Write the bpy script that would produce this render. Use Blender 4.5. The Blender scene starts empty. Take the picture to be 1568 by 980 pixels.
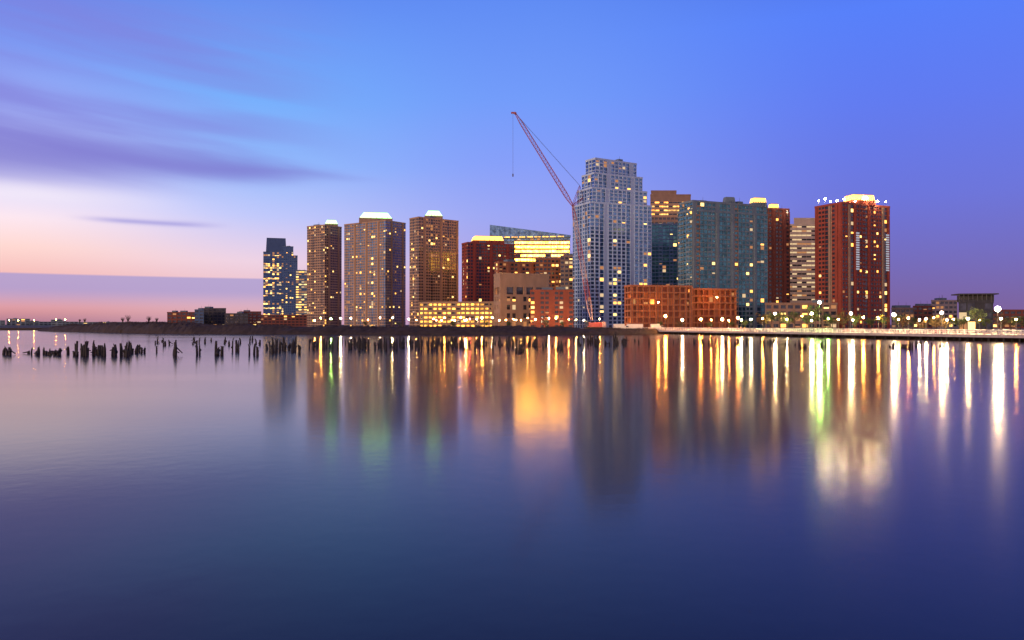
import bpy, math, random
from mathutils import Vector, noise
random.seed(7)
scene = bpy.context.scene
scene.view_settings.view_transform = 'Standard'
scene.view_settings.look = 'None'
scene.view_settings.exposure = 0
EYE = 5.0          # eye height over the water (m)

def lin(c):
    return tuple(((v/255)/12.92 if v/255 <= .04045 else ((v/255+.055)/1.055)**2.4) for v in c)
# positions from frame pixels
def P(b, D): return Vector(((b-784)/1200*D, D))
def Z(h, D): return EYE+(497-h)/1200*D

# ------------------------------------------------------------------ materials
MATS = {}
def newmat(name):
    m = bpy.data.materials.new(name); m.use_nodes = True
    MATS[name] = m
    return m, m.node_tree, m.node_tree.nodes['Principled BSDF']
def wallmat(name, col, var=.25, scale=.25, rough=.85, fine=3.0):
    m, t, b = newmat(name)
    tc = t.nodes.new('ShaderNodeTexCoord')
    mp = t.nodes.new('ShaderNodeMapping'); mp.inputs['Scale'].default_value = (1, 1, .35)
    n1 = t.nodes.new('ShaderNodeTexNoise'); n1.inputs['Scale'].default_value = scale; n1.inputs['Detail'].default_value = 6
    n2 = t.nodes.new('ShaderNodeTexNoise'); n2.inputs['Scale'].default_value = fine; n2.inputs['Detail'].default_value = 3
    t.links.new(tc.outputs['Object'], mp.inputs[0]); t.links.new(mp.outputs[0], n1.inputs[0]); t.links.new(tc.outputs['Object'], n2.inputs[0])
    mx = t.nodes.new('ShaderNodeMix'); mx.data_type = 'FLOAT'; mx.inputs[0].default_value = .4
    t.links.new(n1.outputs[0], mx.inputs[2]); t.links.new(n2.outputs[0], mx.inputs[3])
    r = t.nodes.new('ShaderNodeValToRGB')
    r.color_ramp.elements[0].position = .3; r.color_ramp.elements[1].position = .7
    r.color_ramp.elements[0].color = (*[c*(1-var) for c in col], 1)
    r.color_ramp.elements[1].color = (*[min(1, c*(1+var)) for c in col], 1)
    t.links.new(mx.outputs[0], r.inputs[0]); t.links.new(r.outputs[0], b.inputs['Base Color'])
    b.inputs['Roughness'].default_value = rough
    return m
def glassmat(name, col, metal=.5, rough=.12):
    m, t, b = newmat(name)
    tc = t.nodes.new('ShaderNodeTexCoord')
    n1 = t.nodes.new('ShaderNodeTexNoise'); n1.inputs['Scale'].default_value = .3
    t.links.new(tc.outputs['Object'], n1.inputs[0])
    r = t.nodes.new('ShaderNodeValToRGB')
    r.color_ramp.elements[0].position = .35; r.color_ramp.elements[1].position = .65
    r.color_ramp.elements[0].color = (*[c*.6 for c in col], 1); r.color_ramp.elements[1].color = (*[c*1.4 for c in col], 1)
    t.links.new(n1.outputs[0], r.inputs[0]); t.links.new(r.outputs[0], b.inputs['Base Color'])
    b.inputs['Metallic'].default_value = metal; b.inputs['Roughness'].default_value = rough
    return m
def emis(name, col, s, sample=False, vary=False):
    m, t, b = newmat(name)
    b.inputs['Base Color'].default_value = (.1, .1, .1, 1)
    b.inputs['Emission Color'].default_value = (*col, 1)
    b.inputs['Emission Strength'].default_value = s
    if vary:
        tc = t.nodes.new('ShaderNodeTexCoord'); n = t.nodes.new('ShaderNodeTexNoise'); n.inputs['Scale'].default_value = .35; n.inputs['Detail'].default_value = 4
        t.links.new(tc.outputs['Object'], n.inputs[0])
        mr = t.nodes.new('ShaderNodeMapRange'); mr.inputs[1].default_value = .35; mr.inputs[2].default_value = .65
        mr.inputs[3].default_value = s*.25; mr.inputs[4].default_value = s*1.5
        t.links.new(n.outputs[0], mr.inputs[0]); t.links.new(mr.outputs[0], b.inputs['Emission Strength'])
    if not sample: m.cycles.emission_sampling = 'NONE'
    return m

wallmat('concrete_tan', (.46, .29, .185)); wallmat('concrete_brown', (.32, .20, .14))
wallmat('concrete_pale', (.45, .36, .31)); wallmat('concrete_white', (.47, .62, .82), .08)
wallmat('concrete_grey', (.16, .22, .27)); wallmat('brick_red', (.32, .065, .042)); wallmat('brick_dark', (.22, .065, .045))
wallmat('brick_orange', (.38, .145, .07)); wallmat('roof_dark', (.06, .06, .07)); wallmat('stone_beige', (.34, .235, .165))
wallmat('steel_blue', (.08, .14, .26), .2); wallmat('asphalt', (.05, .05, .05)); wallmat('ground_earth', (.05, .045, .035), .4, .05)
wallmat('deck_concrete', (.45, .39, .37), .2, .4); wallmat('rail_paint', (.75, .70, .68), .1); wallmat('timber_wet', (.018, .013, .011), .5, 1.0, .6)
wallmat('rock_dark', (.05, .034, .026), .5, .3); wallmat('twig', (.05, .03, .02), .4); wallmat('bark', (.06, .045, .035), .3, 2)
wallmat('leaf_green', (.07, .11, .035), .5, .8); wallmat('leaf_rust', (.12, .08, .03), .5, .8)
wallmat('crane_red', (.42, .10, .11), .2, 1, .5); wallmat('crane_white', (.55, .42, .45), .1, 1, .5); wallmat('cable_steel', (.12, .1, .12), .1)
wallmat('lamp_post_metal', (.08, .08, .09), .1, 1, .5); wallmat('rubber', (.02, .02, .02)); wallmat('truck_white', (.75, .75, .75), .08, 1, .4)
wallmat('car_silver', (.4, .42, .45), .05, 1, .3); wallmat('car_red', (.35, .03, .03), .05, 1, .3); wallmat('car_dark', (.03, .04, .07), .05, 1, .3)
glassmat('glass_dark', (.07, .08, .11)); glassmat('glass_blue', (.14, .26, .42), .7); glassmat('glass_pale', (.15, .30, .52), .7); glassmat('glass_tower', (.10, .22, .44), .7); glassmat('glass_teal', (.05, .17, .25), .7); glassmat('glass_navy', (.04, .09, .24), .7)
emis('lit_warm', (1, .44, .08), 3.0); emis('lit_yellow', (1, .62, .17), 3.0); emis('lit_dim', (1, .40, .12), .5); emis('lit_soft', (1, .70, .36), .8)
emis('lit_gold', (1, .40, .04), 19, True, True); emis('lit_orange', (1, .34, .05), 4, False, True); emis('lit_garage', (1, .44, .06), 3.4, True, True)
emis('lit_office', (1, .52, .12), 2.2, False, True)
emis('crown_green_glow', (.42, 1, .28), 3.8, True); emis('crown_gold_glow', (1, .46, .07), 4.2, True)  # floodlit crown roofs: their lighting is put into the material as emission
emis('lamp_white', (1, .66, .30), 1500, True); emis('lamp_orange', (1, .33, .05), 850, True); emis('lamp_green', (.50, 1, .18), 1500, True)
emis('flood_white', (1, .72, .36), 420, True)
emis('lamp_red', (1, .06, .03), 600, True); emis('tail_red', (1, .05, .03), 8); emis('head_white', (1, .85, .6), 20); emis('sign_white', (.8, .85, 1), .45)

# ------------------------------------------------------------------ mesh accumulator
class Acc:
    def __init__(s): s.v = []; s.f = []; s.m = []; s.mats = []
    def mi(s, name):
        if name not in s.mats: s.mats.append(name)
        return s.mats.index(name)
    def face(s, pts, mat):
        n = len(s.v); s.v.extend([tuple(p) for p in pts]); s.f.append(list(range(n, n+len(pts)))); s.m.append(s.mi(mat))
    def hexa(s, b, t, mat):
        n = len(s.v); s.v.extend([tuple(p) for p in b]+[tuple(p) for p in t]); k = s.mi(mat)
        for q in ((3, 2, 1, 0), (4, 5, 6, 7), (0, 1, 5, 4), (1, 2, 6, 5), (2, 3, 7, 6), (3, 0, 4, 7)):
            s.f.append([n+i for i in q]); s.m.append(k)
    def box(s, c, size, mat, rot=0, taper=1):
        cx, cy, cz = c; sx, sy, sz = [v/2 for v in size]; co, si = math.cos(rot), math.sin(rot)
        def r(x, y, z, k=1): x *= k; y *= k; return (cx+x*co-y*si, cy+x*si+y*co, cz+z)
        s.hexa([r(-sx, -sy, -sz), r(sx, -sy, -sz), r(sx, sy, -sz), r(-sx, sy, -sz)],
               [r(-sx, -sy, sz, taper), r(sx, -sy, sz, taper), r(sx, sy, sz, taper), r(-sx, sy, sz, taper)], mat)
    def tube(s, a, b, r0, r1, mat, n=6, cap=True):
        a = Vector(a); b = Vector(b); d = (b-a).normalized()
        u = d.cross(Vector((0, 0, 1)) if abs(d.z) < .95 else Vector((1, 0, 0))).normalized(); w = d.cross(u)
        k = len(s.v); m = s.mi(mat)
        for c, r in ((a, r0), (b, r1)):
            for i in range(n):
                an = 2*math.pi*i/n; s.v.append(tuple(c+(u*math.cos(an)+w*math.sin(an))*r))
        for i in range(n):
            j = (i+1) % n; s.f.append([k+i, k+j, k+n+j, k+n+i]); s.m.append(m)
        if cap:
            s.f.append([k+n+i for i in range(n)]); s.m.append(m); s.f.append([k+n-1-i for i in range(n)]); s.m.append(m)
    def ball(s, c, r, mat, nu=8, nv=5):
        m = s.mi(mat); k = len(s.v)
        s.v.append((c[0], c[1], c[2]-r))
        for j in range(1, nv):
            ph = -math.pi/2+math.pi*j/nv
            for i in range(nu):
                a = 2*math.pi*i/nu; s.v.append((c[0]+r*math.cos(ph)*math.cos(a), c[1]+r*math.cos(ph)*math.sin(a), c[2]+r*math.sin(ph)))
        s.v.append((c[0], c[1], c[2]+r)); top = len(s.v)-1
        for i in range(nu):
            j = (i+1) % nu
            s.f.append([k, k+1+j, k+1+i]); s.m.append(m)
            s.f.append([top, k+1+(nv-2)*nu+i, k+1+(nv-2)*nu+j]); s.m.append(m)
            for q in range(nv-2):
                s.f.append([k+1+q*nu+i, k+1+q*nu+j, k+1+(q+1)*nu+j, k+1+(q+1)*nu+i]); s.m.append(m)
    def mesh(s, name):
        me = bpy.data.meshes.new(name); me.from_pydata(s.v, [], s.f)
        for n in s.mats: me.materials.append(MATS[n])
        me.polygons.foreach_set('material_index', s.m); me.update(); return me
    def obj(s, name, parent=None, loc=(0, 0, 0)):
        o = bpy.data.objects.new(name, s.mesh(name)); scene.collection.objects.link(o); o.parent = parent; o.location = loc
        return o
def empty(name, loc=(0, 0, 0)):
    o = bpy.data.objects.new(name, None); scene.collection.objects.link(o); o.location = loc; return o

# ------------------------------------------------------------------ buildings
LIT = ['lit_warm']*4+['lit_yellow']*3+['lit_dim']*7+['lit_soft']*3
def facade(W, G, A, B, z0, z1, nf, cols, wall, glass, litp, sill=.32, head=.14, pier=.28, rec=.3, lit=None, accent=None, fins=False):
    lit = lit or LIT
    t = (B-A); L = t.length; t = t/L; n = Vector((t.y, -t.x))
    tot = sum(c[0] for c in cols); h = (z1-z0)/nf
    def q(u, z, o=0): p = A+t*u+n*o; return (p.x, p.y, z)
    u0 = 0; solid = litp > .5
    ffac = [1 if solid else random.choice([.2, .6, .9, 1, 2.1]) for _ in range(nf)]
    for wgt, ty in cols:
        u1 = u0+wgt/tot*L; cfac = 1 if solid else random.choice([.15, .6, 1.1, 2.1])
        if fins and u0 > .5:
            W.hexa([q(u0-.25, z0, .5), q(u0+.25, z0, .5), q(u0+.25, z0, .004), q(u0-.25, z0, .004)],
                   [q(u0-.25, z1-.45, .5), q(u0+.25, z1-.45, .5), q(u0+.25, z1-.45, .004), q(u0-.25, z1-.45, .004)], wall)
        if ty in 'sa':
            W.face([q(u0, z0), q(u1, z0), q(u1, z1), q(u0, z1)], wall if ty == 's' else (accent or wall))
            if nf > 9 and z1-z0 > 30 and not fins:
                k = (u1-u0)*.22
                W.hexa([q(u0+k, z0, .55), q(u1-k, z0, .55), q(u1-k, z0, .003), q(u0+k, z0, .003)],
                       [q(u0+k, z1-.5, .55), q(u1-k, z1-.5, .55), q(u1-k, z1-.5, .003), q(u0+k, z1-.5, .003)], wall if ty == 's' else (accent or wall))
            u0 = u1; continue
        pw = (pier if ty != 'g' else pier*.3)*(u1-u0)/2
        sl, hd = (sill, head) if ty != 'g' else (sill*.45, head*.5)
        wm = accent if (ty == 'x' and accent) else wall
        for f in range(nf):
            za = z0+f*h; zb = za+h; wa = za+sl*h; wb = zb-hd*h; a = u0+pw; b = u1-pw
            W.face([q(u0, za), q(u1, za), q(u1, wa), q(u0, wa)], wm)
            W.face([q(u0, wb), q(u1, wb), q(u1, zb), q(u0, zb)], wm)
            W.face([q(u0, wa), q(a, wa), q(a, wb), q(u0, wb)], wm)
            W.face([q(b, wa), q(u1, wa), q(u1, wb), q(b, wb)], wm)
            W.face([q(a, wa), q(b, wa), q(b, wa, -rec), q(a, wa, -rec)], wm)
            W.face([q(a, wb, -rec), q(b, wb, -rec), q(b, wb), q(a, wb)], wm)
            W.face([q(a, wa, -rec), q(a, wb, -rec), q(a, wb), q(a, wa)], wm)
            W.face([q(b, wa), q(b, wb), q(b, wb, -rec), q(b, wa, -rec)], wm)
            g = random.choice(lit) if random.random() < litp*cfac*ffac[f] else glass
            if g != glass and not solid and random.random() < .35:   # half drawn blind
                mz = wa+(wb-wa)*random.uniform(.35, .7)
                G.face([q(a, wa, -rec), q(b, wa, -rec), q(b, mz, -rec), q(a, mz, -rec)], g); G.face([q(a, mz, -rec), q(b, mz, -rec), q(b, wb, -rec), q(a, wb, -rec)], glass)
            else: G.face([q(a, wa, -rec), q(b, wa, -rec), q(b, wb, -rec), q(a, wb, -rec)], g)
            if ty == 'b':
                W.hexa([q(a, wa-.3, 1.3), q(b, wa-.3, 1.3), q(b, wa-.3, .01), q(a, wa-.3, .01)],
                       [q(a, wa-.1, 1.3), q(b, wa-.1, 1.3), q(b, wa-.1, .01), q(a, wa-.1, .01)], wall)
                G.face([q(a, wa-.1, 1.27), q(b, wa-.1, 1.27), q(b, wa+.7, 1.27), q(a, wa+.7, 1.27)], glass)
        u0 = u1
def rect3(pA, pB, DB, pC, DC):
    B = P(pB, DB); C = P(pC, DC); v = C-B; a = (pA-784)/1200
    k = (B.x-a*B.y)/(v.y+a*v.x)
    A = B+Vector((-v.y, v.x))*k
    return [A, B, C, A+C-B]
def rect2(pA, DA, pC, DC, depth):
    A = P(pA, DA); C = P(pC, DC); d = ((A+C)/2).normalized()*depth
    return [A, C, C+d, A+d]
def roofs(W, poly, z, wall, par=1.1, th=.45):
    W.face([(p.x, p.y, z) for p in poly], 'roof_dark')
    n = len(poly); cen = sum(poly, Vector((0, 0)))/n
    outer = [p+(p-cen).normalized()*.25 for p in poly]; inner = [p-(p-cen).normalized()*th for p in poly]
    for i in range(n):
        j = (i+1) % n; o1, o2, i1, i2 = outer[i], outer[j], inner[i], inner[j]
        W.hexa([(o1.x, o1.y, z-.4), (o2.x, o2.y, z-.4), (i2.x, i2.y, z-.4), (i1.x, i1.y, z-.4)],
               [(o1.x, o1.y, z+par), (o2.x, o2.y, z+par), (i2.x, i2.y, z+par), (i1.x, i1.y, z+par)], wall)
def building(name, tiers, fh, wall, glass='glass_dark', lit=.12, bay=3.2, pat=None, patl=None, z0=1.95, accent=None, crown=None, roofbits=2, **kw):
    root = empty(name); W = Acc(); G = Acc(); R = Acc(); zb = z0
    for poly, zt in tiers:
        nf = max(1, round((zt-zb)/fh)); n = len(poly)
        for i in range(n):
            A, B = poly[i], poly[(i+1) % n]; L = (B-A).length; nb = max(1, round(L/bay))
            pt = patl if (i in (0, 2) and patl) else pat
            cols = [(1, pt[k % len(pt)]) for k in range(nb)] if pt else [(1, 'w')]*nb
            facade(W, G, A, B, zb, zt, nf, cols, wall, glass, lit, accent=accent, **kw)
        roofs(W, poly, zt, wall)
        zb = zt
    poly, zt = tiers[-1]; cen = sum(poly, Vector((0, 0)))/len(poly)
    e = (poly[1]-poly[0]); rot = math.atan2(e.y, e.x)
    for k in range(roofbits):
        p = cen+(poly[random.randrange(len(poly))]-cen)*random.uniform(.15, .5)
        R.box((p.x, p.y, zt+1.5), (random.uniform(4, 8), random.uniform(4, 7), 3.0+k*.2), 'concrete_grey', rot)
        R.tube((p.x+1, p.y, zt+2.9), (p.x+1, p.y, zt+6), .12, .06, 'cable_steel', 5)
    if crown:
        for (a, b, D, top, mat, tp) in crown:
            p1, p2 = P(a, D), P(b, D); w = (p2-p1).length; c = (p1+p2)/2; zt2 = Z(top, D); hh = zt2-zt
            R.box((c.x, c.y, zt+hh*.25), (w, w*.6, hh*.5), wall, 0.2)
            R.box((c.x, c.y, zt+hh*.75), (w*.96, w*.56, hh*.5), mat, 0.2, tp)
            R.box((c.x, c.y, zt2+.2), (w*tp*.9, w*.5*tp, .5), wall, 0.2)
            for k in range(6):
                R.box((c.x+(k-2.5)*w/6, c.y-w*.31-.2, zt+hh*.3), (.35, .5, hh*.6), wall, 0.2)
    W.obj('walls', root); G.obj('windows', root)
    if R.v: R.obj('roof', root)
    return root
def T(poly, h, D): return (poly, Z(h, D))
def custom(name, levels, tops):
    root = empty(name); W = Acc(); G = Acc()
    for poly, z0, z1, nf, cols, wall, litp, kw in levels:
        for i in range(4): facade(W, G, poly[i], poly[(i+1) % 4], z0, z1, nf, cols, wall, kw.get('gl', 'glass_dark'), litp, **{k: v for k, v in kw.items() if k != 'gl'})
    for poly, z, wall in tops: roofs(W, poly, z, wall)
    W.obj('walls', root); G.obj('windows', root)
    return root

# downtown towers, far left
b = building('glass_office_tower', [T(rect2(403, 1500, 434, 1500, 35), 386, 1500)], 4, 'steel_blue', 'glass_navy', .48, 4.5, sill=.22, head=.08, pier=.1)
W = Acc(); p = P(418.5, 1502); W.box((p.x, p.y+17, (Z(386, 1500)+Z(364, 1500))/2+.6), (37.5, 33, 26.3), 'steel_blue', .3, .93); W.obj('crown', b)
building('stepped_office_tower', [T(rect2(431, 1400, 455.5, 1400, 28), 392, 1400), T(rect2(432, 1401, 449, 1401, 24), 378, 1400)], 4, 'steel_blue', 'glass_navy', .17, 3.5)
building('office_block', [T(rect2(453, 1300, 470, 1300, 30), 415, 1300)], 4.2, 'concrete_grey', 'glass_navy', .75, 5, sill=.45, pier=.06)
# tan residential towers
building('residential_tower', [T(rect3(470, 497, 900, 523, 922), 345, 900)], 3, 'concrete_tan', 'glass_dark', .10, 3.0,
         pat='wwsww', patl='wwwgw', crown=[(498, 517, 925, 337.5, 'crown_green_glow', .7)])
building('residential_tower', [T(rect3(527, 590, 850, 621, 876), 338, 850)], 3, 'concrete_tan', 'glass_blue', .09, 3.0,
         pat='wwwsww', patl='wwgwws', crown=[(550, 600, 885, 327, 'crown_green_glow', .74)])
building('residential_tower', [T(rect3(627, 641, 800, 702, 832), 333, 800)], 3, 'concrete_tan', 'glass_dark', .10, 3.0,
         pat='wwswwgw', patl='wwg', crown=[(650, 677, 830, 323.5, 'crown_green_glow', .62)])
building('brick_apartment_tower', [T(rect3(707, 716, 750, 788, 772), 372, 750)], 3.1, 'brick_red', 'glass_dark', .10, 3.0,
         pat='wwswgw', crown=[(722, 770, 775, 363, 'crown_gold_glow', .9)])
b = building('glass_office_building', [(rect2(752, 840, 873, 830, 40), Z(364, 830))], 4, 'steel_blue', 'glass_pale', .25, 3.5, sill=.3, head=.1, pier=.08)
W = Acc(); a, c = P(750, 838), P(874, 828); z = Z(363.4, 830)
z1, z2 = Z(344, 838), Z(360, 828)
W.hexa([(a.x, a.y, z), (c.x, c.y, z), (c.x, c.y+42, z), (a.x, a.y+42, z)], [(a.x, a.y, z1), (c.x, c.y, z2), (c.x, c.y+42, z2), (a.x, a.y+42, z1)], 'glass_pale')
for k in range(1, 16):
    p = a+(c-a)*k/16; zt_ = z1+(z2-z1)*k/16; W.box((p.x, p.y-.1, (z+zt_)/2), (.25, .3, zt_-z), 'steel_blue')
for k in range(9):
    p = a+(c-a)*(.12+.095*k); W.box((p.x, p.y-.2, z+.9), (6.5, .3, .9), 'lit_garage')
W.obj('wedge_roof', b)
poly = rect2(788, 780, 872, 780, 30)
custom('office_block', [(poly, Z(402, 780), Z(369, 780), 5, [(1, 'w')]*9, 'concrete_tan', .95, dict(sill=.36, head=.10, pier=.07, lit=['lit_gold'])),
                        (poly, 1.95, Z(402, 780), 15, [(1, 'w')]*14, 'brick_orange', .45, dict(sill=.4))], [(poly, Z(369, 780), 'concrete_tan')])
building('brick_midrise', [T(rect3(757, 764, 640, 822, 655), 402, 640)], 3.4, 'brick_orange', 'glass_dark', .2, 3.4, pat='wws')
building('brick_midrise', [T(rect2(820, 650, 862, 655, 24), 397, 650)], 3.4, 'brick_orange', 'glass_dark', .48, 3.6)
building('apartment_building', [T(rect2(858, 640, 884, 640, 24), 393, 640)], 3.4, 'stone_beige', 'glass_dark', .25, 3.6)
st = rect3(756, 766, 560, 841, 572)
custom('stone_civic_building', [(st, 1.95, Z(452, 560), 4, [(1, 's'), (1, 'w'), (1, 'w'), (1, 's'), (1, 'w'), (1, 'w'), (1, 's'), (1, 'w'), (1, 's')], 'stone_beige', .25, dict(sill=.3, pier=.4)),
        (st, Z(452, 560), Z(436, 560), 1, [(1, 's')]+[(2, 'w')]*4+[(1, 's')], 'stone_beige', .1, dict(sill=.1, head=.2, rec=1.2)),
        (st, Z(436, 560), Z(420, 560), 1, [(1, 's')]*3, 'stone_beige', 0, {})], [(st, Z(420, 560), 'stone_beige')])
building('brick_rowhouse_block', [T(rect2(812, 530, 878, 530, 18), 446, 530)], 3.3, 'brick_dark', 'glass_dark', .3, 3.2, pat='wsw')
poly = rect2(641, 600, 756, 590, 40)
custom('parking_garage', [(poly, 1.95, Z(464, 595), 6, [(1, 'w')]*16, 'stone_beige', .8, dict(sill=.44, pier=.24, rec=1.4, lit=['lit_garage', 'lit_garage', 'lit_garage', 'lit_orange']))], [(poly, Z(464, 595), 'stone_beige')])
# tall tower: white vertical fins over blue glass, stepped shoulders, flat top
tw = []
for (l, c, r, h, dd) in ((877, 904, 998, 310, 0), (884, 907, 991, 287, 1.5), (891, 910, 984, 264, 3), (897, 912, 975, 241, 4.5)):
    tw.append((rect3(l, c, 600+dd, r, 622+dd), Z(h, 600)))
building('stepped_white_tower', tw, 3.05, 'concrete_white', 'glass_tower', .07, 3.9, pat='wwgsww', patl='gwg', sill=.26, head=.1, pier=.26, roofbits=1, fins=True)
poly = rect2(996, 780, 1058, 780, 40); pol2 = rect2(997, 782, 1036, 782, 34)
custom('brown_office_tower', [(poly, 1.95, Z(332, 780), 24, [(1, 'w')]*10, 'concrete_brown', .12, dict(sill=.4)),
        (poly, Z(332, 780), Z(308, 780), 4, [(1, 'w')]*9, 'concrete_tan', .7, dict(sill=.5, pier=.05, lit=['lit_orange', 'lit_office', 'lit_office'])),
        (poly, Z(308, 780), Z(299, 780), 1, [(1, 's')], 'concrete_brown', 0, {}), (pol2, Z(299, 780), Z(292.5, 780), 1, [(1, 's')], 'concrete_brown', 0, {})],
       [(poly, Z(299, 780), 'concrete_brown'), (pol2, Z(292.5, 780), 'concrete_brown')])
building('glass_apartment_tower', [T(rect2(998, 680, 1042, 680, 25), 344, 680)], 3.2, 'steel_blue', 'glass_teal', .06, 3.2, pat='ggw')
building('glass_apartment_tower', [(rect3(1038, 1060, 520, 1176, 545), Z(322, 520)), (rect3(1040, 1061, 521, 1175, 545.5), Z(308, 520))], 3.05, 'concrete_grey', 'glass_teal', .07, 3.2,
         pat='sxggwwsggw', patl='wbg', accent='concrete_brown', sill=.26, pier=.2, crown=[(1108, 1125, 540, 303, 'concrete_grey', .9), (1150, 1172, 547, 304, 'crown_gold_glow', .9)])
building('brick_apartment_tower', [T(rect2(1172, 575, 1209, 580, 28), 320, 575)], 3.05, 'brick_dark', 'glass_dark', .11, 3.0, pat='wws', crown=[(1178, 1192, 592, 313, 'crown_gold_glow', .9)])
poly = rect2(1206, 640, 1250, 640, 28); pol2 = rect2(1216, 642, 1248, 642, 24)
custom('striped_office_building', [(poly, 1.95, Z(345, 640), 24, [(1, 'w')]*6, 'concrete_pale', .6, dict(sill=.5, pier=.03, lit=['lit_soft', 'lit_soft', 'lit_dim', 'lit_soft'])),
        (pol2, Z(345, 640), Z(335, 640), 1, [(1, 's')], 'concrete_pale', 0, {})], [(poly, Z(345, 640), 'concrete_pale'), (pol2, Z(335, 640), 'concrete_pale')])
pg = rect3(1248, 1290, 550, 1363, 571)
g = building('brick_apartment_tower', [(pg, Z(311, 550))], 3.05, 'brick_red', 'glass_dark', .11, 2.9,
             pat='wwagswwbgsww', patl='swwgaws', accent='stone_beige', crown=[(1296, 1336, 566, 300, 'crown_gold_glow', .92)])
W = Acc(); tdir = (pg[2]-pg[1]).normalized(); nn = Vector((tdir.y, -tdir.x)); Lg = (pg[2]-pg[1]).length
for fr in (.30, .93):
    for k in range(16):
        p = pg[1]+tdir*Lg*fr+nn*.75; W.box((p.x, p.y, Z(411, 550)+k*1.7), (3.0, .3, 1.0), 'sign_white', math.atan2(tdir.y, tdir.x))
W.obj('screen_panels', g)
W = Acc()
for (px, D, h, r_) in ((1254, 574, 307, .45), (1264, 570, 304, .7), (1272, 565, 308, .45), (1282, 560, 307, .6), (1293, 552, 305, .6), (1310, 556, 308, .4), (1328, 560, 303, .7), (1344, 562, 308, .6), (1357, 568, 309, .4)):
    p = P(px, D); W.ball((p.x, p.y, Z(h, D)), r_, 'flood_white'); W.tube((p.x, p.y, Z(h, D)-3), (p.x, p.y, Z(h, D)-.35), .1, .1, 'lamp_post_metal', 5)
W.obj('roof_floodlights', g)
# unfinished brick frame building
root = empty('unfinished_brick_building'); W = Acc(); G = Acc()
def frame(poly, zt, nf, fill):
    for i in range(4):
        A, B = poly[i], poly[(i+1) % 4]; nb = max(2, round((B-A).length/4.2))
        facade(W, G, A, B, 1.95, zt, nf, [(1, 'w')]*nb, 'brick_orange', 'brick_dark', fill, .14, .1, .18, 1.6, ['lit_orange', 'lit_dim', 'brick_orange', 'brick_orange', 'brick_orange', 'brick_dark', 'brick_orange'])
    roofs(W, poly, zt, 'brick_orange', .8)
frame(rect3(956, 966, 470, 1060, 480), Z(438, 470), 7, .42); frame(rect2(1060, 484, 1128, 494, 24), Z(443, 484), 6, .4)
for k in range(26):
    a = P(966+k*3.7, 470+k*.38-.6); W.tube((a.x, a.y-1.2, 1.95), (a.x, a.y-1.2, Z(437, 470)+random.uniform(0, 2)), .09, .09, 'cable_steel', 4)
W.obj('frame', root); G.obj('infill', root)
# low-rise buildings
building('low_rise_building', [T(rect2(1172, 500, 1282, 500, 24), 466, 500)], 4, 'concrete_brown', 'glass_dark', .16, 4.5)
building('low_rise_building', [T(rect2(1365, 640, 1400, 640, 24), 473, 640)], 4, 'stone_beige', 'glass_dark', .3, 4)
building('low_rise_building', [T(rect2(1398, 700, 1428, 700, 24), 470, 700)], 4, 'brick_dark', 'glass_dark', .3, 4)
building('low_rise_building', [T(rect2(1426, 720, 1466, 720, 24), 461, 720)], 4, 'concrete_pale', 'glass_dark', .2, 4, roofbits=3)
building('low_rise_building', [T(rect2(1500, 640, 1640, 640, 24), 476, 640)], 4, 'brick_dark', 'glass_dark', .3, 5)
b = building('waterfront_pavilion', [T(rect2(1468, 400, 1521, 400, 12), 463, 400)], 4.5, 'roof_dark', 'glass_dark', .14, 4, pat='ggs', roofbits=0)
W = Acc(); p = P(1494, 406); W.box((p.x, p.y+1, Z(450, 400)), (18.5, 13, .6), 'roof_dark', -.25)
for k in range(8):
    q = P(1469+k*7, 400); W.tube((q.x, q.y, Z(463, 400)+.5), (q.x, q.y, Z(450, 400)-.3), .18, .18, 'lamp_post_metal')
W.box((p.x+1, p.y+2, (Z(463, 400)+Z(450, 400))/2), (15, 8, Z(450, 400)-Z(463, 400)-1), 'roof_dark', -.25)
W.obj('canopy', b)
for (l, r, t, D) in ((256, 300, 479, 980), (298, 312, 475, 960), (306, 346, 473, 1000), (344, 380, 481, 940), (366, 400, 478, 1040), (398, 470, 483, 1200)):
    building('warehouse', [T(rect2(l, D, r, D, 30), t, D)], 4, random.choice(['steel_blue', 'brick_dark', 'roof_dark']), 'glass_dark', .10, 6, sill=.4)
for (l, r, t, D) in ((-60, 8, 491, 2200), (10, 46, 488.5, 2300), (44, 60, 492, 2300), (78, 96, 490, 2100), (60, 120, 493, 2400), (120, 256, 493.5, 2400)):
    building('distant_building', [T(rect2(l, D, r, D, 60), t, D)], 5, 'concrete_grey', 'glass_dark', .1, 14, roofbits=1)

# ------------------------------------------------------------------ crane
root = empty('construction_crane')
def lattice(acc, a, b, w0, w1, nseg, r, mats):
    a = Vector(a); b = Vector(b); d = (b-a).normalized(); u = Vector((0, 1, 0)); u = (u-d*u.dot(d)).normalized(); v = d.cross(u)
    def c(i, k):
        f = i/nseg; e = min(f, 1-f); w = (w0+(w1-w0)*f)*(min(1, .35+e*6))/2
        return a+(b-a)*f+u*w*(1, 1, -1, -1)[k]+v*w*(1, -1, -1, 1)[k]
    for i in range(nseg):
        m = mats[(i//6) % len(mats)]
        for k in range(4):
            acc.tube(c(i, k), c(i+1, k), r, r, m, 4, False)
            acc.tube(c(i, k), c(i+1, (k+1) % 4), r*.55, r*.55, m, 4, False)
            acc.tube(c(i, k), c(i, (k+1) % 4), r*.55, r*.55, m, 4, False)
def XYZ(px, h, D): p = P(px, D); return Vector((p.x, p.y, Z(h, D)))
M = Acc(); J = Acc(); C = Acc(); Bc = Acc()
base = XYZ(906, 490, 520); piv = XYZ(877, 315, 520); tip = XYZ(789, 173, 505)
lattice(M, base, piv, 3.0, 2.4, 34, .14, ['crane_white', 'crane_red']); M.obj('mast', root)
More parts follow.
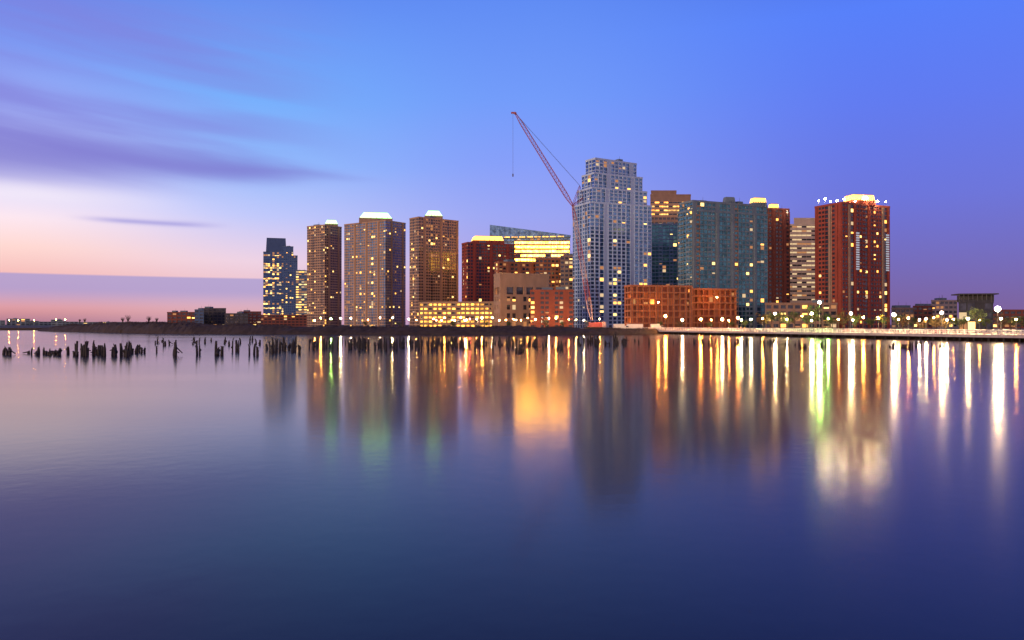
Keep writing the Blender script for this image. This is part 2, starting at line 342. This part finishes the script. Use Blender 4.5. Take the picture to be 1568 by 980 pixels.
lattice(J, piv, tip, 2.6, 1.9, 30, .15, ['crane_red']); J.ball(tuple(tip), .9, 'crane_red'); J.box(tuple(tip+Vector((-1.2, 0, .3))), (3, 1, 1), 'crane_red'); J.obj('jib', root)
st1 = XYZ(888, 284, 524); st2 = XYZ(893, 303, 524)
for s in (st1, st2): lattice(Bc, piv, s, 1.4, .8, 8, .12, ['crane_red'])
for s in (-.6, .6):
    o = Vector((0, s, 0)); C.tube(tip+o, st1+o, .07, .07, 'cable_steel', 4); C.tube(st1+o, st2+o, .1, .1, 'cable_steel', 4)
    C.tube(st2+o, XYZ(920, 488, 524)+o, .07, .07, 'cable_steel', 4)
hk = XYZ(787, 268, 505); hk.x = tip.x-1.5
C.tube(tip+Vector((-1.5, 0, 0)), hk, .07, .07, 'cable_steel', 4); C.box(tuple(hk), (.8, .6, 1.8), 'cable_steel'); C.obj('cables', root)
Bc.box((base.x+3, base.y, 4.9), (11, 4.5, 3), 'crane_red'); Bc.box((base.x-3.6, base.y-2.5, 5.4), (2.2, 2, 2.6), 'glass_dark'); Bc.box((base.x+8, base.y, 5), (2.5, 5, 3.6), 'crane_white')
for s in (-2.6, 2.6):
    Bc.box((base.x+1, base.y+s, 2.75), (10, 1.2, 1.3), 'rubber')
    for e in (-4, 6): Bc.tube((base.x+e, base.y+s-.61, 2.7), (base.x+e, base.y+s+.61, 2.7), .72, .72, 'rubber', 12)
Bc.obj('carrier', root)

# ------------------------------------------------------------------ land, shore, water
W = Acc()
edge0, edge1 = Vector((77, 428)), Vector((150, 207))
out = [(-9000, 700), (-420, 700), (-235, 470), (40, 445), (84, 431), (158, 212), (420, 205), (9000, 205), (9000, 14000), (-9000, 14000)]
W.face([(x, y, 1.9) for x, y in out], 'ground_earth')
for i in range(7):
    a, b_ = out[i], out[i+1]; W.face([(a[0], a[1], -3), (b_[0], b_[1], -3), (b_[0], b_[1], 1.9), (a[0], a[1], 1.9)], 'rock_dark')
W.obj('ground')
W = Acc()
for (a, b_) in (((-200, 452), (70, 450)), ((96, 440), (190, 250)), ((190, 250), (400, 250))):
    a = Vector(a); b_ = Vector(b_); d = (b_-a).normalized(); n = Vector((-d.y, d.x))*4
    W.face([(a.x-n.x, a.y-n.y, 1.904), (b_.x-n.x, b_.y-n.y, 1.904), (b_.x+n.x, b_.y+n.y, 1.904), (a.x+n.x, a.y+n.y, 1.904)], 'asphalt')
    for s in (-1.15, 1.15):
        m = n*s; W.hexa([(a.x+m.x-.1, a.y+m.y-.1, 1.85), (b_.x+m.x, b_.y+m.y-.1, 1.85), (b_.x+m.x+.2, b_.y+m.y+.2, 1.85), (a.x+m.x, a.y+m.y+.2, 1.85)],
                        [(a.x+m.x-.1, a.y+m.y-.1, 2.03), (b_.x+m.x, b_.y+m.y-.1, 2.03), (b_.x+m.x+.2, b_.y+m.y+.2, 2.03), (a.x+m.x, a.y+m.y+.2, 2.03)], 'deck_concrete')
W.obj('road')
pr = empty('promenade_pier'); W = Acc(); R = Acc()
segs = [(Vector((66, 431)), edge0), (edge0, edge1), (edge1, Vector((420, 190)))]
for a, b_ in segs:
    d = (b_-a); L = d.length; d /= L; n = Vector((-d.y, d.x))
    if n.y < 0 and abs(d.x) > abs(d.y): n = -n
    if abs(d.y) > abs(d.x): n = Vector((abs(n.x), n.y if n.x > 0 else -n.y))
    A2, B2 = a+n*9, b_+n*9
    pts = [a, b_, B2, A2]
    W.hexa([(p.x, p.y, 1.15) for p in pts], [(p.x, p.y, 2.0) for p in pts], 'deck_concrete')
    k = 0
    while k*5 < L:
        for o_ in (.8, 4):
            p = a+d*k*5+n*o_; W.tube((p.x, p.y, -2), (p.x, p.y, 1.15), .28, .28, 'timber_wet', 7)
        k += 1
    for off in (.25, 8.7):
        k = 0
        while k*2.4 < L:
            p = a+d*k*2.4+n*off; R.box((p.x, p.y, 2.68), (.2, .2, 1.36), 'rail_paint', math.atan2(d.y, d.x)); k += 1
        k = 0
        while k*.6 < L and off < 1:
            p = a+d*k*.6+n*off; R.box((p.x, p.y, 2.72), (.04, .04, .95), 'rail_paint', math.atan2(d.y, d.x)); k += 1
        for zz in (2.25, 2.75, 3.3):
            p, q = a+n*off, b_+n*off; r_ = .05 if zz < 3.1 else .11; R.tube((p.x, p.y, zz), (q.x, q.y, zz), r_, r_, 'rail_paint', 4)
W.obj('deck', pr); R.obj('railing', pr)
# breakwater mound
path = [(P(62, 600), 2.2, 10), (P(110, 545), 5.6, 14), (P(190, 480), 7.6, 16), (P(235, 450), 7.6, 16), (P(300, 425), 6.0, 16), (P(420, 405), 5.0, 14), (P(600, 396), 4.6, 14), (P(760, 392), 4.7, 14), (P(900, 396), 3.8, 14), (P(1010, 425), 3.0, 10)]
V = []; Fc = []; NL, NW = 420, 16; crest = []
for i in range(NL+1):
    f = i/NL*(len(path)-1.0001); k = int(f); g_ = f-k
    p = path[k][0]*(1-g_)+path[k+1][0]*g_; hh = path[k][1]*(1-g_)+path[k+1][1]*g_; wd = path[k][2]*(1-g_)+path[k+1][2]*g_
    for j in range(NW+1):
        e = j/NW; x = p.x; y = p.y-wd/2+e*wd*1.5+2*noise.noise(Vector((p.x*.08, 3.3, e)))
        prof = math.sin(math.pi*min(1, max(0, e)))**.7
        zz = -.8+(hh+.8)*prof*(.86+.22*noise.noise(Vector((x*.06, y*.15, 0)))+.12*noise.noise(Vector((x*.4, y*.5, 5))))
        zz += .35*noise.noise(Vector((x*1.1, y*1.1, 9)))
        V.append((x+.6*noise.noise(Vector((x*.5, y*.5, 2))), y, zz))
        if 4 < j < 12: crest.append(V[-1])
for i in range(NL):
    for j in range(NW):
        a = i*(NW+1)+j; Fc.append([a, a+NW+1, a+NW+2, a+1])
me = bpy.data.meshes.new('breakwater'); me.from_pydata(V, [], Fc); me.materials.append(MATS['rock_dark']); me.update()
o = bpy.data.objects.new('breakwater_mound', me); scene.collection.objects.link(o)
W = Acc()
for i in range(9000):
    c = Vector(random.choice(crest)); dens = noise.noise(Vector((c.x*.07, 1, 1)))
    if dens < -.15 and random.random() < .7: continue
    hgt = random.uniform(.3, .9)*(1+.9*max(0, dens)); x = c.x+random.uniform(-.6, .6)
    lean = random.uniform(-.5, .5); w = random.uniform(.03, .09)
    W.face([(x-w, c.y, c.z-.15), (x+w, c.y, c.z-.15), (x+lean+w*.3, c.y+random.uniform(-.2, .2), c.z+hgt)], 'twig')
for px, D, h in ((196, 478, 4.6), (188, 478, 3), (228, 452, 3.4), (130, 520, 2.6), (240, 450, 2.4), (122, 530, 2)):
    p = P(px, D+3)
    for i in range(60):
        a = random.uniform(0, 6.28); r = random.uniform(.2, 1)*h*.5; top = (p.x+r*math.cos(a), p.y+r*math.sin(a), 7+h*random.uniform(.5, 1)*(1-.3*r/h))
        mid = (p.x+(top[0]-p.x)*.3, p.y+(top[1]-p.y)*.3, 6.3+h*.35); W.tube((p.x, p.y, 5.6), mid, .07, .05, 'twig', 3, False); W.tube(mid, top, .05, .02, 'twig', 3, False)
W.obj('shrub_thicket')

# water
m, t, b = newmat('water')
b.inputs['Base Color'].default_value = (.012, .003, .018, 1); b.inputs['IOR'].default_value = 1.23
tc = t.nodes.new('ShaderNodeTexCoord'); mp = t.nodes.new('ShaderNodeMapping'); mp.inputs['Scale'].default_value = (.012, .03, 1)
n1 = t.nodes.new('ShaderNodeTexNoise'); n1.inputs['Scale'].default_value = 1; n1.inputs['Detail'].default_value = 4
mr = t.nodes.new('ShaderNodeMapRange'); mr.inputs[1].default_value = .3; mr.inputs[2].default_value = .7; mr.inputs[3].default_value = .105; mr.inputs[4].default_value = .15
t.links.new(tc.outputs['Object'], mp.inputs[0]); t.links.new(mp.outputs[0], n1.inputs[0]); t.links.new(n1.outputs[0], mr.inputs[0]); t.links.new(mr.outputs[0], b.inputs['Roughness'])
n2 = t.nodes.new('ShaderNodeTexNoise'); n2.inputs['Scale'].default_value = 1.2; n2.inputs['Detail'].default_value = 3
bp = t.nodes.new('ShaderNodeBump'); bp.inputs['Strength'].default_value = .25; bp.inputs['Distance'].default_value = .014
t.links.new(tc.outputs['Object'], n2.inputs[0]); t.links.new(n2.outputs[0], bp.inputs['Height']); t.links.new(bp.outputs[0], b.inputs['Normal'])
W = Acc(); W.face([(-9000, -300, 0), (9000, -300, 0), (9000, 13000, 0), (-9000, 13000, 0)], 'water'); W.obj('water')

def pilings(spec):
    W = Acc()
    for (a, b_, D0, D1, n, h0, h1) in spec:
        for i in range(n):
            px = random.uniform(a, b_); D = random.uniform(D0, D1); p = P(px, D); h = h0+(h1-h0)*random.random()**1.3; h *= .85
            r = random.uniform(.13, .26); lx, ly = random.gauss(0, .18), random.gauss(0, .12)
            top = Vector((p.x+lx, p.y+ly, h)); midp = Vector((p.x+lx*.4, p.y+ly*.5, h*.55))
            W.tube((p.x, p.y, -1.5), midp, r*1.25, r, 'timber_wet', 7, False)
            W.tube(midp, top, r, r*random.uniform(.3, .9), 'timber_wet', 7)
            if random.random() < .5: W.tube(midp, (top.x+random.uniform(-.3, .3), top.y, h+random.uniform(0, .3)), r*.6, r*.15, 'timber_wet', 5)
            if random.random() < .4: W.ball((p.x+random.uniform(-.15, .15), p.y, h*random.uniform(.2, .8)), r*1.4, 'timber_wet', 6, 4)
            if random.random() < .2: W.tube((p.x, p.y, h*.6), (p.x+random.uniform(-1.3, 1.3), p.y, h*random.uniform(.1, .5)), .12, .08, 'timber_wet', 5)
    W.obj('timber_pilings')
pilings([(2, 16, 127, 133, 5, 1, 2.6), (38, 92, 126, 136, 22, .4, 1.6), (104, 165, 124, 136, 27, .8, 2.8), (170, 198, 122, 136, 11, 1, 2.8), (200, 226, 135, 150, 9, .8, 2.3),
         (236, 240, 140, 142, 1, 1, 1.4), (265, 277, 126, 130, 4, 1.6, 3), (300, 309, 128, 134, 3, 1.6, 3.0), (328, 348, 126, 135, 5, 1, 2.8), (356, 366, 140, 150, 3, 1.5, 2.9),
         (380, 395, 127, 138, 5, 1.2, 2.8), (406, 436, 130, 160, 14, 1, 3.1), (436, 462, 135, 165, 11, .8, 3)])
pilings([(470, 518, 160, 185, 16, 1.2, 3.2), (535, 600, 150, 190, 34, 1, 3.0), (600, 690, 155, 195, 44, 1, 3.1), (690, 785, 165, 210, 44, 1, 3.1), (788, 806, 140, 146, 7, .7, 1.9),
         (785, 830, 170, 210, 18, 1, 3.1), (820, 866, 150, 190, 12, .6, 2.2), (885, 962, 180, 220, 28, 1, 3.1), (230, 960, 180, 230, 70, .6, 2.3)])
pilings([(965, 1190, 185, 235, 30, .6, 2.1), (1190, 1445, 165, 190, 24, .5, 1.9), (1385, 1412, 158, 165, 4, 1, 2.2)])

# ------------------------------------------------------------------ lamps
def lampmesh(h, mat, r):
    A = Acc(); A.tube((0, 0, 0), (0, 0, .9), .18, .14, 'lamp_post_metal', 8); A.tube((0, 0, .9), (0, 0, h-.45), .10, .06, 'lamp_post_metal', 8)
    A.tube((0, 0, h-r-.3), (0, 0, h-r*.9), .16, .2, 'lamp_post_metal', 8); A.ball((0, 0, h), r, mat); A.tube((0, 0, h+r*.9), (0, 0, h+r+.2), .3, .05, 'lamp_post_metal', 8)
    return A.mesh('street_lamp')
cache = {}
def lamp(px, D, h_img, mat, r):
    z = Z(h_img, D); p = P(px, D); key = (round(z-2, 1), mat, r)
    if key not in cache: cache[key] = lampmesh(z-1.98, mat, r)
    o = bpy.data.objects.new('street_lamp', cache[key]); scene.collection.objects.link(o); o.location = (p.x, p.y, 1.98)
def edgeD(px):
    k = (px-784)/1200; d = edge1-edge0
    s = (k*edge0.y-edge0.x)/(d.x-k*d.y); return edge0.y+d.y*s
for px, h, mat, r, off in ((1019, 484, 'lamp_orange', .6, 8), (1045, 490, 'lamp_white', .44, 8), (1073, 489, 'lamp_orange', .55, 8), (1089, 490, 'lamp_orange', .3, 30), (1106, 489, 'lamp_white', .52, 8), (1116, 491, 'lamp_orange', .3, 20), (1130, 487, 'lamp_orange', .50, 8), (1135, 490, 'lamp_white', .3, 20), (1150, 489, 'lamp_white', .36, 8),
        (1168, 488, 'lamp_orange', .35, 30), (1187, 480, 'lamp_white', .46, 8), (1205, 489, 'lamp_white', .25, 30), (1228, 484, 'lamp_orange', .3, 40), (1243, 480, 'lamp_white', .46, 8), (1243, 491, 'lamp_green', .3, 8), (1255, 463, 'lamp_green', .6, 12), (1268, 488, 'lamp_green', .3, 20), (1284, 489, 'lamp_orange', .3, 40), (1303, 480, 'lamp_white', .52, 8), (1306, 490, 'lamp_white', .28, 20), (1322, 486, 'lamp_orange', .45, 40), (1345, 487, 'lamp_orange', .5, 30),
        (1369, 482, 'lamp_white', .6, 6), (1376, 489, 'lamp_orange', .3, 30), (1391, 487, 'lamp_orange', .35, 30), (1408, 490, 'lamp_white', .25, 40), (1418, 488, 'lamp_white', .3, 30), (1430, 486, 'lamp_orange', .3, 60), (1442, 479, 'lamp_white', .44, 8), (1450, 490, 'lamp_white', .25, 30), (1460, 489, 'lamp_orange', .35, 50), (1482, 488, 'lamp_white', .38, 8), (1500, 490, 'lamp_orange', .25, 50), (1528, 473, 'lamp_white', .75, 8), (1533, 488, 'lamp_white', .28, 20), (1556, 489, 'lamp_orange', .28, 20)):
    lamp(px, edgeD(px)+off, h, mat, r)
for px in (482, 494, 506, 522, 538, 561, 583, 604, 625, 640, 662, 669, 676, 683, 690, 697, 703, 710, 716, 722, 728, 735, 741, 752, 765, 774, 783, 790, 797, 810, 822, 838, 852, 868, 880, 893, 918, 1005):
    lamp(px+random.uniform(-3, 3), random.uniform(455, 525), random.uniform(486, 491), 'lamp_green' if px in (506,) else ('lamp_red' if px in (669, 722) else random.choice(['lamp_orange', 'lamp_orange', 'lamp_orange', 'lamp_white'])), random.choice([.25, .32, .4]))
for px, D, hh in ((1008, 462, 463), (1098, 478, 455)):
    lamp(px, D, hh, 'lamp_orange', .4)
for px in (14, 28, 52, 86, 100): lamp(px, 720, 490+random.uniform(-1, 1), 'lamp_orange', .25)

# ------------------------------------------------------------------ vehicles
def car(name, px, D, mat, rot=0):
    A = Acc(); prof = [(-2.2, .45), (2.2, .45), (2.25, .85), (1.3, 1.0), (.7, 1.45), (-1.0, 1.48), (-1.8, 1.02), (-2.25, .95)]
    n = len(prof)
    def inset(z): return .85 if z < 1.1 else .68
    L_ = [(x, -inset(z), z) for x, z in prof]; R_ = [(x, inset(z), z) for x, z in prof]
    A.face(L_, mat); A.face(R_[::-1], mat)
    for i in range(n):
        j = (i+1) % n; mm = 'glass_dark' if i in (3, 5) else mat; A.face([L_[j], L_[i], R_[i], R_[j]], mm)
    for s in (-1, 1):
        A.face([(1.15, s*.87, 1.05), (.62, s*.74, 1.38), (-.95, s*.74, 1.40), (-1.55, s*.87, 1.05)][::s], 'glass_dark')
        for x in (-1.4, 1.4): A.tube((x, s*.9, .33), (x, s*.68, .33), .33, .33, 'rubber', 12)
        A.box((2.24, s*.6, .75), (.06, .3, .14), 'head_white'); A.box((-2.24, s*.6, .8), (.06, .3, .14), 'tail_red')
    p = P(px, D); o = A.obj(name, None, (p.x, p.y, 1.91)); o.rotation_euler.z = rot
for i, px in enumerate((770, 786, 800, 826, 858, 872, 720, 1300, 1340, 1405, 1440)):
    car('parked_car', px, 446 if px < 900 else edgeD(px)+22, ['car_silver', 'car_red', 'car_dark'][i % 3], random.choice([0, 3.14, .3]))
def truck(px, D, L, rot=0):
    A = Acc(); A.box((0, 0, 2.1), (L, 2.4, 2.6), 'truck_white'); A.box((L/2+1.15, 0, 1.45), (2.1, 2.2, 1.9), 'truck_white', 0, .9)
    A.box((L/2+1.5, 0, 1.9), (1.5, 2.24, .7), 'glass_dark', 0, .92); A.box((.8, 0, .62), (L+2.6, 1.0, .25), 'rubber'); A.box((-L/2-.02, 0, 2), (.06, 2.2, .12), 'car_red')
    for x in (-L/2+1, -L/2+2.1, L/2+1.1):
        for s in (-1, 1): A.tube((x, s*1.18, .5), (x, s*.85, .5), .5, .5, 'rubber', 12)
    p = P(px, D); o = A.obj('box_truck', None, (p.x, p.y, 1.91)); o.rotation_euler.z = rot
truck(948, 447, 6); truck(972, 448, 9, 3.14); truck(1003, 446, 5)

# ------------------------------------------------------------------ trees
def treemesh(seed, leaf):
    rnd = random.Random(seed); A = Acc(); H = rnd.uniform(8, 10.5)
    A.tube((0, 0, 0), (.1, 0, H*.3), .26, .18, 'bark', 7); A.tube((.1, 0, H*.3), (.0, .1, H*.8), .18, .05, 'bark', 6)
    tips = []
    for i in range(11):
        z = H*rnd.uniform(.26, .7); a = rnd.uniform(0, 6.28); l = rnd.uniform(1.5, 3.1)*(1.15-z/H*.5)
        mid = Vector((l*.55*math.cos(a), l*.55*math.sin(a), z+l*.4)); e = Vector((l*math.cos(a+.2), l*math.sin(a+.2), z+l*.9))
        A.tube((.05, 0, z), mid, .09, .06, 'bark', 5, False); A.tube(mid, e, .06, .02, 'bark', 5, False); tips += [mid, e, (mid+e)/2]
        for q in range(3):
            e2 = e+Vector((rnd.uniform(-1, 1), rnd.uniform(-1, 1), rnd.uniform(-.2, 1))); A.tube(mid, e2, .035, .012, 'bark', 4, False); tips.append(e2)
    tips.append(Vector((0, 0, H*.88)))
    for tp in tips:
        rr = rnd.uniform(.45, .95)
        for k in range(30):
            c = tp+Vector((rnd.gauss(0, rr*.55), rnd.gauss(0, rr*.55), rnd.gauss(0, rr*.42)))
            u = Vector((rnd.uniform(-1, 1), rnd.uniform(-1, 1), rnd.uniform(-1, 1))).normalized()*.14; v = u.orthogonal().normalized()*.09
            A.face([c-u, c+v, c+u, c-v], leaf)
    return A.mesh('tree')
TM = [treemesh(1, 'leaf_green'), treemesh(2, 'leaf_green'), treemesh(3, 'leaf_rust'), treemesh(4, 'leaf_rust')]
def tree(px, D, s):
    p = P(px, D); o = bpy.data.objects.new('tree', random.choice(TM)); scene.collection.objects.link(o); o.location = (p.x, p.y, 1.9); o.rotation_euler.z = random.uniform(0, 6); o.scale = (s, s, s*random.uniform(.85, 1.1))
for px in (1168, 1180, 1193, 1206, 1220, 1232, 1246, 1262, 1277, 1292): tree(px+random.uniform(-3, 3), edgeD(px)+random.uniform(30, 70), random.uniform(.8, 1.15))
for px in (1312, 1332, 1352, 1376, 1384, 1398, 1410, 1424, 1436, 1450, 1466, 1478, 1492, 1508, 1535, 1550, 1562, 1580, 1600): tree(px+random.uniform(-3, 3), edgeD(px)+random.uniform(22, 90), random.uniform(.6, .9))
for px in (560, 612, 655, 695, 745, 780, 835, 862, 1010, 1040, 1085, 1120, 1140): tree(px, 458 if px < 1000 else edgeD(px)+40, random.uniform(.4, .7))

# ------------------------------------------------------------------ sky
w = bpy.data.worlds.new('World'); scene.world = w; w.use_nodes = True; nt = w.node_tree; nd = nt.nodes; lk = nt.links
bg = nd['Background']
def plug(v, sock):
    if isinstance(v, (int, float)): sock.default_value = v
    else: lk.new(v, sock)
def mth(op, a, b=0.0, c=0.0):
    n = nd.new('ShaderNodeMath'); n.operation = op; plug(a, n.inputs[0]); plug(b, n.inputs[1]); plug(c, n.inputs[2]); return n.outputs[0]
def sm(x, a, b, o0=0, o1=1):
    n = nd.new('ShaderNodeMapRange'); n.interpolation_type = 'SMOOTHSTEP'; plug(x, n.inputs[0])
    if a > b: a, b, o0, o1 = b, a, o1, o0
    for k, v in zip((1, 2, 3, 4), (a, b, o0, o1)): n.inputs[k].default_value = v
    return n.outputs[0]
def mixc(f, a, b):
    n = nd.new('ShaderNodeMix'); n.data_type = 'RGBA'; plug(f, n.inputs[0])
    for v, s in ((a, n.inputs[6]), (b, n.inputs[7])):
        if isinstance(v, tuple): s.default_value = (*v, 1)
        else: lk.new(v, s)
    return n.outputs[2]
tc = nd.new('ShaderNodeTexCoord'); sx = nd.new('ShaderNodeSeparateXYZ'); lk.new(tc.outputs['Generated'], sx.inputs[0])
X, Y, ZZ = sx.outputs
hyp = mth('MAXIMUM', mth('SQRT', mth('ADD', mth('MULTIPLY', X, X), mth('MULTIPLY', Y, Y))), .001)
S = mth('DIVIDE', X, hyp); Vv = mth('DIVIDE', ZZ, hyp)
def mk(stops):
    n = nd.new('ShaderNodeValToRGB'); lk.new(mth('DIVIDE', Vv, .7), n.inputs[0]); cr = n.color_ramp
    cr.elements[0].position = 0; cr.elements[0].color = (*lin(stops[0][1]), 1); cr.elements[1].position = 1; cr.elements[1].color = (*lin(stops[-1][1]), 1)
    for v, c in stops[1:-1]:
        e = cr.elements.new(v/.7); e.color = (*lin(c), 1)
    return n.outputs[0]
RL = mk([(0, (165, 118, 145)), (.02, (228, 158, 160)), (.054, (244, 188, 186)), (.085, (255, 216, 210)), (.116, (253, 231, 240)), (.144, (232, 224, 252)), (.186, (192, 198, 250)), (.242, (154, 172, 247)), (.305, (124, 152, 242)), (.36, (108, 138, 236)), (.7, (36, 40, 120))])
RC = mk([(0, (205, 155, 172)), (.03, (236, 186, 192)), (.077, (238, 210, 228)), (.132, (192, 200, 251)), (.196, (146, 186, 253)), (.275, (118, 175, 252)), (.354, (106, 158, 248)), (.40, (98, 144, 243)), (.7, (34, 42, 125))])
RM = mk([(0, (182, 152, 198)), (.07, (172, 162, 226)), (.139, (155, 165, 243)), (.206, (134, 158, 249)), (.289, (114, 155, 250)), (.414, (96, 140, 244)), (.7, (32, 42, 130))])
RR = mk([(0, (128, 98, 148)), (.03, (122, 101, 166)), (.072, (116, 107, 188)), (.146, (108, 116, 218)), (.257, (96, 122, 240)), (.368, (86, 127, 250)), (.7, (30, 42, 135))])
col = mixc(sm(S, -.56, -.29), RL, RC)
col = mixc(sm(S, -.33, .02), col, RM)
col = mixc(sm(S, 0, .45), col, RR)
cv = nd.new('ShaderNodeCombineXYZ'); lk.new(mth('MULTIPLY', S, 2.6), cv.inputs[0]); lk.new(mth('ADD', mth('MULTIPLY', Vv, 20), mth('MULTIPLY', S, 2.6)), cv.inputs[1])
nz = nd.new('ShaderNodeTexNoise'); nz.inputs['Scale'].default_value = 1.0; nz.inputs['Detail'].default_value = 4; nz.inputs['Roughness'].default_value = .45; nz.inputs['Distortion'].default_value = .3; lk.new(cv.outputs[0], nz.inputs[0])
N1 = nz.outputs[0]
hz = mth('MULTIPLY', mth('MULTIPLY', sm(N1, .33, .66), sm(S, -.14, -.42)), mth('MULTIPLY', sm(Vv, .16, .22), sm(Vv, .48, .30)))
col = mixc(mth('MULTIPLY', hz, .7), col, lin((130, 126, 217)))
cen = mth('SUBTRACT', Vv, mth('ADD', .184, mth('MULTIPLY', mth('SUBTRACT', N1, .5), .05)))
wd = mth('MAXIMUM', mth('MULTIPLY', mth('SUBTRACT', -.12, S), .075), .004)
g1 = mth('EXPONENT', mth('MULTIPLY', mth('POWER', mth('ABSOLUTE', mth('DIVIDE', cen, wd)), 2), -1))
mb = mth('MULTIPLY', g1, sm(S, -.14, -.34))
col = mixc(mth('MULTIPLY', mb, .76), col, lin((122, 114, 204)))
cen2 = mth('DIVIDE', mth('SUBTRACT', Vv, .143), .012); g2 = mth('MULTIPLY', mth('EXPONENT', mth('MULTIPLY', mth('MULTIPLY', cen2, cen2), -1)), sm(S, -.36, -.54))
col = mixc(mth('MULTIPLY', g2, .6), col, lin((252, 242, 252)))
cen3 = mth('DIVIDE', mth('SUBTRACT', Vv, mth('ADD', .1195, mth('MULTIPLY', mth('SUBTRACT', N1, .5), .01))), .0035)
g3 = mth('MULTIPLY', mth('EXPONENT', mth('MULTIPLY', mth('MULTIPLY', cen3, cen3), -1)), mth('MULTIPLY', sm(S, -.50, -.44), sm(S, -.33, -.40)))
col = mixc(mth('MULTIPLY', g3, .7), col, lin((158, 152, 222)))
bk = mth('MULTIPLY', mth('MULTIPLY', sm(Vv, .0570, .0545), sm(Vv, .012, .042)), sm(S, -.12, -.28))
col = mixc(mth('MULTIPLY', bk, .8), col, lin((164, 154, 210)))
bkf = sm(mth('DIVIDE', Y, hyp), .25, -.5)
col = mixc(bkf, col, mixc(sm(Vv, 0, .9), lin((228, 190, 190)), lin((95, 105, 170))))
nis = nd.new('ShaderNodeTexSky'); nis.sky_type = 'NISHITA'; nis.sun_disc = False; nis.sun_elevation = math.radians(1.5); nis.sun_rotation = math.radians(-75)
add = nd.new('ShaderNodeMix'); add.data_type = 'RGBA'; add.blend_type = 'ADD'; add.inputs[0].default_value = .005
lk.new(col, add.inputs[6]); lk.new(nis.outputs[0], add.inputs[7])
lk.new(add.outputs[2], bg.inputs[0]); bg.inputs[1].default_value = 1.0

sd = bpy.data.lights.new('warm_fill_sun', 'SUN'); sd.energy = 1.5; sd.angle = math.radians(12); sd.color = (1, .66, .44)  # low warm fill, added to brighten the facades after sunset
so = bpy.data.objects.new('warm_fill_sun', sd); scene.collection.objects.link(so)
so.rotation_euler = Vector((.84, .52, -.16)).to_track_quat('-Z', 'Y').to_euler()

cd = bpy.data.cameras.new('camera'); co = bpy.data.objects.new('camera', cd); scene.collection.objects.link(co)
cd.sensor_width = 36; cd.lens = 36*1200/1568; cd.clip_end = 30000; cd.clip_start = .5
co.location = (0, 0, EYE); co.rotation_euler = (math.radians(90)+math.atan(7/1200), 0, 0)
scene.camera = co
